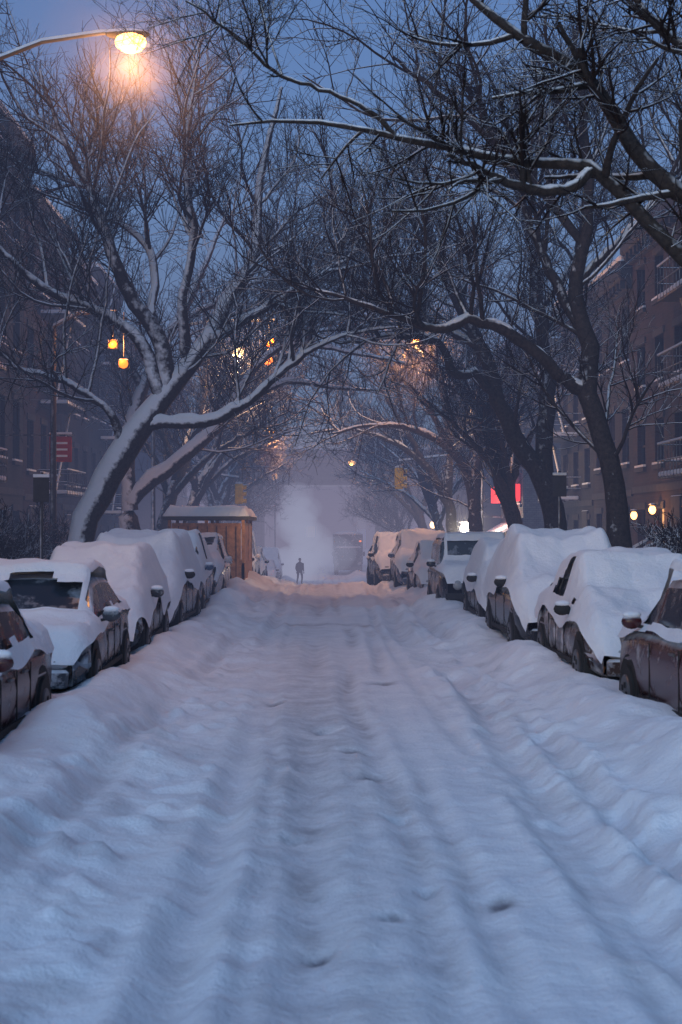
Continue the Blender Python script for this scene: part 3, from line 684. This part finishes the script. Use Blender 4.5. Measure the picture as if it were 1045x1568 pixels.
for j,(x,w,h) in enumerate(((-70,26,22),(-42,24,16),(-16,22,8),(8,20,9),(30,26,19),(60,30,24))):
    b=MB(); b.box(x,x+w,232,250,-3,h,BRICKS[j%4])
    for q in range(int(w/3.2)):
        for f in range(int((h-2)/3.2)): b.box(x+1+q*3.2,x+2.4+q*3.2,231.93,232.1,.5+f*3.2,2.3+f*3.2,M_WIN if (q*7+f*5+j)%6 else M_LITWIN)
    b.box(x-.2,x+w+.2,231.6,250.2,h+.003,h+.7,M_TRIM); b.obj('distant_apartment_block')

# ------------------------------------------------------------------ lamps
def scatter_mat(name,d):
    m=bpy.data.materials.new(name); m.use_nodes=True; nt=m.node_tree; nt.nodes.clear()
    out=nt.nodes.new('ShaderNodeOutputMaterial'); v=nt.nodes.new('ShaderNodeVolumeScatter')
    v.inputs['Color'].default_value=(.95,.93,.9,1); v.inputs['Density'].default_value=d; v.inputs['Anisotropy'].default_value=.2
    L(nt,v.outputs[0],out.inputs['Volume']); return m
MISTS=[scatter_mat('thin_snow_mist',.010),scatter_mat('snow_mist',.022)]
def mist_at(root,loc,r):
    for m,k in ((MISTS[0],1.5),(MISTS[0],1.0),(MISTS[1],.55)):
        q=MB(); q.ell((0,0,0),(r*k,r*k,r*k),m,28,18); q.obj('lit_mist',root,loc)
def street_lamp(xp,y,xl,zl,mat,col,W_,mist=0,sz=1):
    z0=float(dip(y)); side=1 if xl>xp else -1
    root=empty('street_lamp',(xp,y,0)); b=MB(); dx=xl-xp
    b.tube([(0,0,z0-.1),(0,0,z0+.9),(0,0,z0+1.0),(0,0,zl-1.6)],[.16,.15,.1,.07],M_POLE,12)
    pts=[(0,0,zl-1.6),(dx*.12,0,zl-.9),(dx*.35,0,zl-.35),(dx*.65,0,zl+.02),(dx*.9,0,zl+.14),(dx,0,zl+.16)]
    b.tube(pts,[.05,.045,.04,.035,.03,.03],M_POLE,8); b.tube([(0,0,zl-2.3),(dx*.35,0,zl-.38)],.022,M_POLE,6)
    b.tube([(p[0],0,p[2]+.03) for p in pts[2:]],.022,M_SNOW,6)
    b.ell((dx+side*.1,0,zl+.13),(.32,.14,.07),M_POLE)
    b.ell((dx+side*.14,0,zl+.02),(.22*sz,.17*sz,.15*sz),mat)
    b.obj('pole_and_head',root)
    plight('bulb_light',(dx+side*.14,-.02,zl-.16-.15*sz),col,W_,.14,root)
    if mist: mist_at(root,(dx+side*.14,0,zl-.2),mist)
AM=(1,.42,.14); WM=(1,.60,.32)
street_lamp(-5.9,20,-2.78,8.80,M_AMBER,AM,430,1.3)
street_lamp(-6.6,57,-3.4,9.0,M_WARM,WM,600,1.6,1.3)
street_lamp(6.6,49,3.45,8.5,M_AMBER,AM,1000,1.5)
street_lamp(-5.6,82,-3.0,7.6,M_AMBER,AM,700,0,1.3)
street_lamp(5.8,110,2.6,7.0,M_AMBER,AM,800,0,1.3)
def post_lamp(x,y,zl,mat,col,W_,name='post_lamp',r=.17,mist=0):
    z0=float(dip(y)); root=empty(name,(x,y,0)); b=MB()
    b.tube([(0,0,z0-.1),(0,0,z0+.5),(0,0,z0+.6),(0,0,zl-.2)],[.12,.11,.06,.045],M_POLE,10)
    b.ell((0,0,zl-.2),(.09,.09,.05),M_POLE); b.ell((0,0,zl),(r,r,r*1.1),mat); b.ell((0,0,zl+r+.03),(r*1.1,r*1.1,.06),M_SNOW)
    b.obj('post_and_globe',root)
    if W_: plight('bulb_light',(-.02*(1 if x>0 else -1),-r-.14,zl-.05),col,W_,.08,root)
    if mist: mist_at(root,(0,-.2,zl),mist)
post_lamp(6.9,61,7.0,M_WARM,WM,400,r=.24,mist=1.2)
post_lamp(6.0,59,2.0,M_WHITE,(1,.85,.65),260,r=.24,mist=1.1)
post_lamp(6.3,80,2.2,M_WARM,WM,0)
post_lamp(-3.4,109,5.9,M_AMBER,AM,0,r=.25)
def pendant(xp,y,items,mat,col,W_,r=.15):
    root=empty('hanging_signal_lamp',(xp,y,0)); b=MB(); z0=float(dip(y)); zt=max(i[1] for i in items)+.9
    xl=items[0][0]-xp
    b.tube([(0,0,z0-.1),(0,0,z0+1),(0,0,zt-.4)],[.13,.1,.07],M_POLE,10); b.tube([(0,0,zt-.4),(xl*.4,0,zt-.05),(xl*1.05,0,zt)],[.05,.045,.04],M_POLE,8)
    b.tube([(0,0,zt-.35),(xl*.4,0,zt),(xl*1.05,0,zt+.05)],.035,M_SNOW,6)
    for (x,z) in items:
        b.tube([(x-xp,0,z+.2),(x-xp,0,zt)],.02,M_POLE,6); b.box(x-xp-.14,x-xp+.14,-.08,.14,z-.14,z+.14,M_POLE,.03); b.ell((x-xp,-.10,z),(r,.10,r),mat)
    b.obj('mast_and_heads',root)
    plight('bulb_light',(xl,-.5,items[0][1]),col,W_,.1,root)
pendant(-6.3,58.5,[(-2.05,9.6),(-2.1,8.85)],M_ORANGE,(1,.42,.12),600,.2)
pendant(-7.4,40,[(-5.75,7.15),(-5.45,6.6)],M_ORANGE,(1,.36,.11),170,.13)
for (y_,z) in ((44.0,2.6),(46.6,2.45)):
    root=empty('wall_lantern',(10.3,y_,z)); b=MB(); b.box(-.1,.15,-.05,.05,.12,.17,M_POLE); b.ell((-.08,0,0),(.11,.11,.14),M_AMBER); b.ell((-.08,0,.16),(.12,.12,.05),M_POLE); b.obj('lantern',root)
    if y_<45: plight('bulb_light',(-.42,-.1,0),AM,35,.06,root)
root=empty('shop_flood_light',(8.6,78,0)); b=MB(); b.box(-.1,2.0,-.03,.03,2.6,2.66,M_POLE); b.box(-.2,.2,-.15,.15,2.4,2.6,M_WHITE,.03); b.obj('fixture',root); plight('bulb_light',(0,0,2.1),(1,.80,.58),900,.15,root)
M_SIGN=mk_plain('red_sign',(.35,.03,.03),.6)
b=MB(); h=.8; b.box(-.35,.35,-.03,.03,-h/2,h/2,M_SIGN,.015); b.box(-2.4,.4,-.02,.02,h/2+.02,h/2+.06,M_POLE); b.box(-.35,.35,-.05,.05,h/2+.062,h/2+.13,M_SNOW,.02)
for q in range(3): b.box(-.22,.22,-.036,-.031,-h*.3+q*h*.25,-h*.22+q*h*.25,M_SNOW)
b.obj('hanging_shop_sign',None,(-8.1,45,4.5))
def signal(xp,y,xl,zl):
    z0=float(dip(y)); root=empty('traffic_signal',(xp,y,0)); b=MB(); dx=xl-xp
    b.tube([(0,0,z0-.1),(0,0,z0+1),(0,0,zl+1.3)],[.14,.11,.08],M_POLE,10); b.tube([(0,0,zl+1.1),(dx,0,zl+.8)],.045,M_POLE,8); b.tube([(0,0,zl+1.16),(dx,0,zl+.86)],.035,M_SNOW,8)
    b.tube([(dx,0,zl+.8),(dx,0,zl+.5)],.03,M_POLE,6); b.box(dx-.2,dx+.2,-.15,.15,zl-.52,zl+.52,M_YEL,.04)
    for q in range(3): b.tube([(dx+.15,0,zl-.34+q*.34),(dx+.38,0,zl-.34+q*.34)],[.12,.13],M_YEL,12,False); b.ell((dx+.2,0,zl-.34+q*.34),(.04,.11,.11),M_RUB)
    b.ell((dx,0,zl+.54),(.19,.16,.06),M_SNOW); b.obj('mast_and_head',root)
signal(6.2,68,3.75,4.4); signal(-6.2,72,-4.05,3.75)
for (x,y_) in ((5.6,33.5),(-5.6,29)):
    b=MB(); b.tube([(0,0,-.1),(0,0,2.9)],.035,M_POLE,8); b.box(-.16,.16,-.05,-.035,2.3,2.8,M_TRIM,.005); b.box(-.16,.16,-.06,-.02,2.802,2.86,M_SNOW); b.obj('parking_sign',None,(x,y_,gz(x,y_)))

# ------------------------------------------------------------------ pedestrian
def person(x,y):
    root=empty('pedestrian',(x,y,gz(x,y)-.05),.3)
    J=[(0,0,.95),(0,.01,1.2),(0,.02,1.43),(0,0,1.52),(0,-.02,1.58),
       (.10,0,.90),(.13,-.14,.50),(.12,-.02,.10),(.12,-.17,.04),
       (-.10,0,.90),(-.12,.05,.50),(-.12,.25,.14),(-.12,.12,.05),
       (.19,.02,1.40),(.26,.06,1.12),(.24,-.10,.90),(-.19,.02,1.40),(-.27,-.02,1.12),(-.25,-.14,.9)]
    E=[(0,1),(1,2),(2,3),(3,4),(0,5),(5,6),(6,7),(7,8),(0,9),(9,10),(10,11),(11,12),(2,13),(13,14),(14,15),(2,16),(16,17),(17,18)]
    Rr=[.23,.22,.17,.07,.06,.13,.085,.06,.05,.13,.085,.06,.05,.10,.075,.05,.10,.075,.05]
    me=bpy.data.meshes.new('coat_and_legs'); me.from_pydata(J,E,[]); me.materials.append(M_COAT)
    o=bpy.data.objects.new('coat_and_legs',me); COL.objects.link(o); o.parent=root
    sk=o.modifiers.new('s','SKIN'); sk.use_smooth_shade=True
    for i,rr in enumerate(Rr): me.skin_vertices[0].data[i].radius=(rr,rr*.8)
    me.skin_vertices[0].data[0].use_root=True
    o.modifiers.new('u','SUBSURF').levels=1; o.modifiers['u'].render_levels=2
    b=MB(); b.ell((0,-.03,1.66),(.085,.10,.12),M_SKIN,14,10); b.ell((0,-.01,1.70),(.098,.112,.10),M_COAT,14,10); b.ell((0,-.135,1.65),(.015,.02,.025),M_SKIN)
    for s in(-1,1):
        b.ell((s*.035,-.118,1.675),(.012,.01,.008),M_RUB)
        b.ell((s*.247,-.12,.84),(.035,.025,.055),M_RUB)
        for f in range(4): b.tube([(s*.247+(f-1.5)*.016,-.125,.80),(s*.247+(f-1.5)*.016,-.135,.765),(s*.245+(f-1.5)*.015,-.125,.735)],[.009,.008,.006],M_RUB,6)
        b.tube([(s*.22,-.14,.84),(s*.215,-.16,.80)],[.011,.008],M_RUB,6)
    b.obj('head_and_hands',root)
person(-1.35,97)

# ------------------------------------------------------------------ haze (airborne snow) + steam, both self-glowing in place of scattered light
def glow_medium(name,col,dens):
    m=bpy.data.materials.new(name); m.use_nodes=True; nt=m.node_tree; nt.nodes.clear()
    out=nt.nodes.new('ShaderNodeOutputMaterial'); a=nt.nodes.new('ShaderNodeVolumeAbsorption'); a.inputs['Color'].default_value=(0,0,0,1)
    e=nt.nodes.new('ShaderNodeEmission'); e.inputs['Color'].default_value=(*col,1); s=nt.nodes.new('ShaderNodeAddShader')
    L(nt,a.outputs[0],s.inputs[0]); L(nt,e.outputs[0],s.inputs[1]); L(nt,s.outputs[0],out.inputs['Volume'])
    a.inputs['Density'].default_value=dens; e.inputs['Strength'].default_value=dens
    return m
m=glow_medium('glowing_snow_haze',(.115,.145,.285),.0065)  # blue emission painted into the haze in place of scattered sky light
b=MB(); b.box(-70,70,16,330,-6,45,m); b.obj('glowing_snow_haze')
m=glow_medium('painted_lamplight_haze',(.42,.335,.39),.0085)  # pinkish glow put into the medium, imitating lamplight scattered along the street
b=MB(); b.ell((0,0,0),(17,62,11),m,40,24); b.obj('painted_lamplight_haze',None,(0,128,-.5))
m=glow_medium('glowing_steam_puff',(.46,.50,.66),.13)  # steam brightness is its own pale blue emission, not light falling on it
rs=random.Random(9)
o=empty('steam_cloud',(-.6,104,0))
for q in range(18):
    tt=q/17; r_=1.45+.6*rs.random()-.5*tt
    p=MB(); p.ell((0,0,0),(r_,r_,r_*.85),m,20,14); p.obj('puff',o,(rs.uniform(-1,1)*(2.0-1.3*tt)+.4*math.sin(tt*5),rs.uniform(-1,1),-1.1+5.4*tt**1.4))

# ------------------------------------------------------------------ world, sun, camera
w=bpy.data.worlds.new('World'); scene.world=w; w.use_nodes=True; nt=w.node_tree; bg=nt.nodes['Background']
sky=nt.nodes.new('ShaderNodeTexSky'); sky.sky_type='NISHITA'; sky.sun_disc=False
sky.sun_elevation=math.radians(7); sky.sun_rotation=math.radians(200); sky.air_density=1.2; sky.dust_density=1.0; sky.ozone_density=3
mx=nt.nodes.new('ShaderNodeMix'); mx.data_type='RGBA'; mx.blend_type='MULTIPLY'; mx.inputs[0].default_value=1
L(nt,sky.outputs[0],mx.inputs[6]); mx.inputs[7].default_value=(.82,1.0,1.42,1); L(nt,mx.outputs[2],bg.inputs['Color']); bg.inputs['Strength'].default_value=.15
sd=bpy.data.lights.new('sun','SUN'); sd.energy=1.15; sd.angle=math.radians(65); sd.color=(.50,.72,1)
so=bpy.data.objects.new('sun',sd); COL.objects.link(so); so.rotation_euler=(math.radians(40),0,math.radians(-28))
cd=bpy.data.cameras.new('camera'); co=bpy.data.objects.new('camera',cd); COL.objects.link(co); scene.camera=co
co.location=(0,0,2.05); co.rotation_euler=(math.radians(90.625),0,math.radians(-.846))
cd.sensor_fit='VERTICAL'; cd.sensor_height=36; cd.sensor_width=24; cd.lens=50.5; cd.clip_start=.1; cd.clip_end=5000
cd.dof.use_dof=True; cd.dof.focus_distance=40; cd.dof.aperture_fstop=3.2
scene.view_settings.view_transform='Standard'; scene.view_settings.look='None'; scene.view_settings.exposure=0
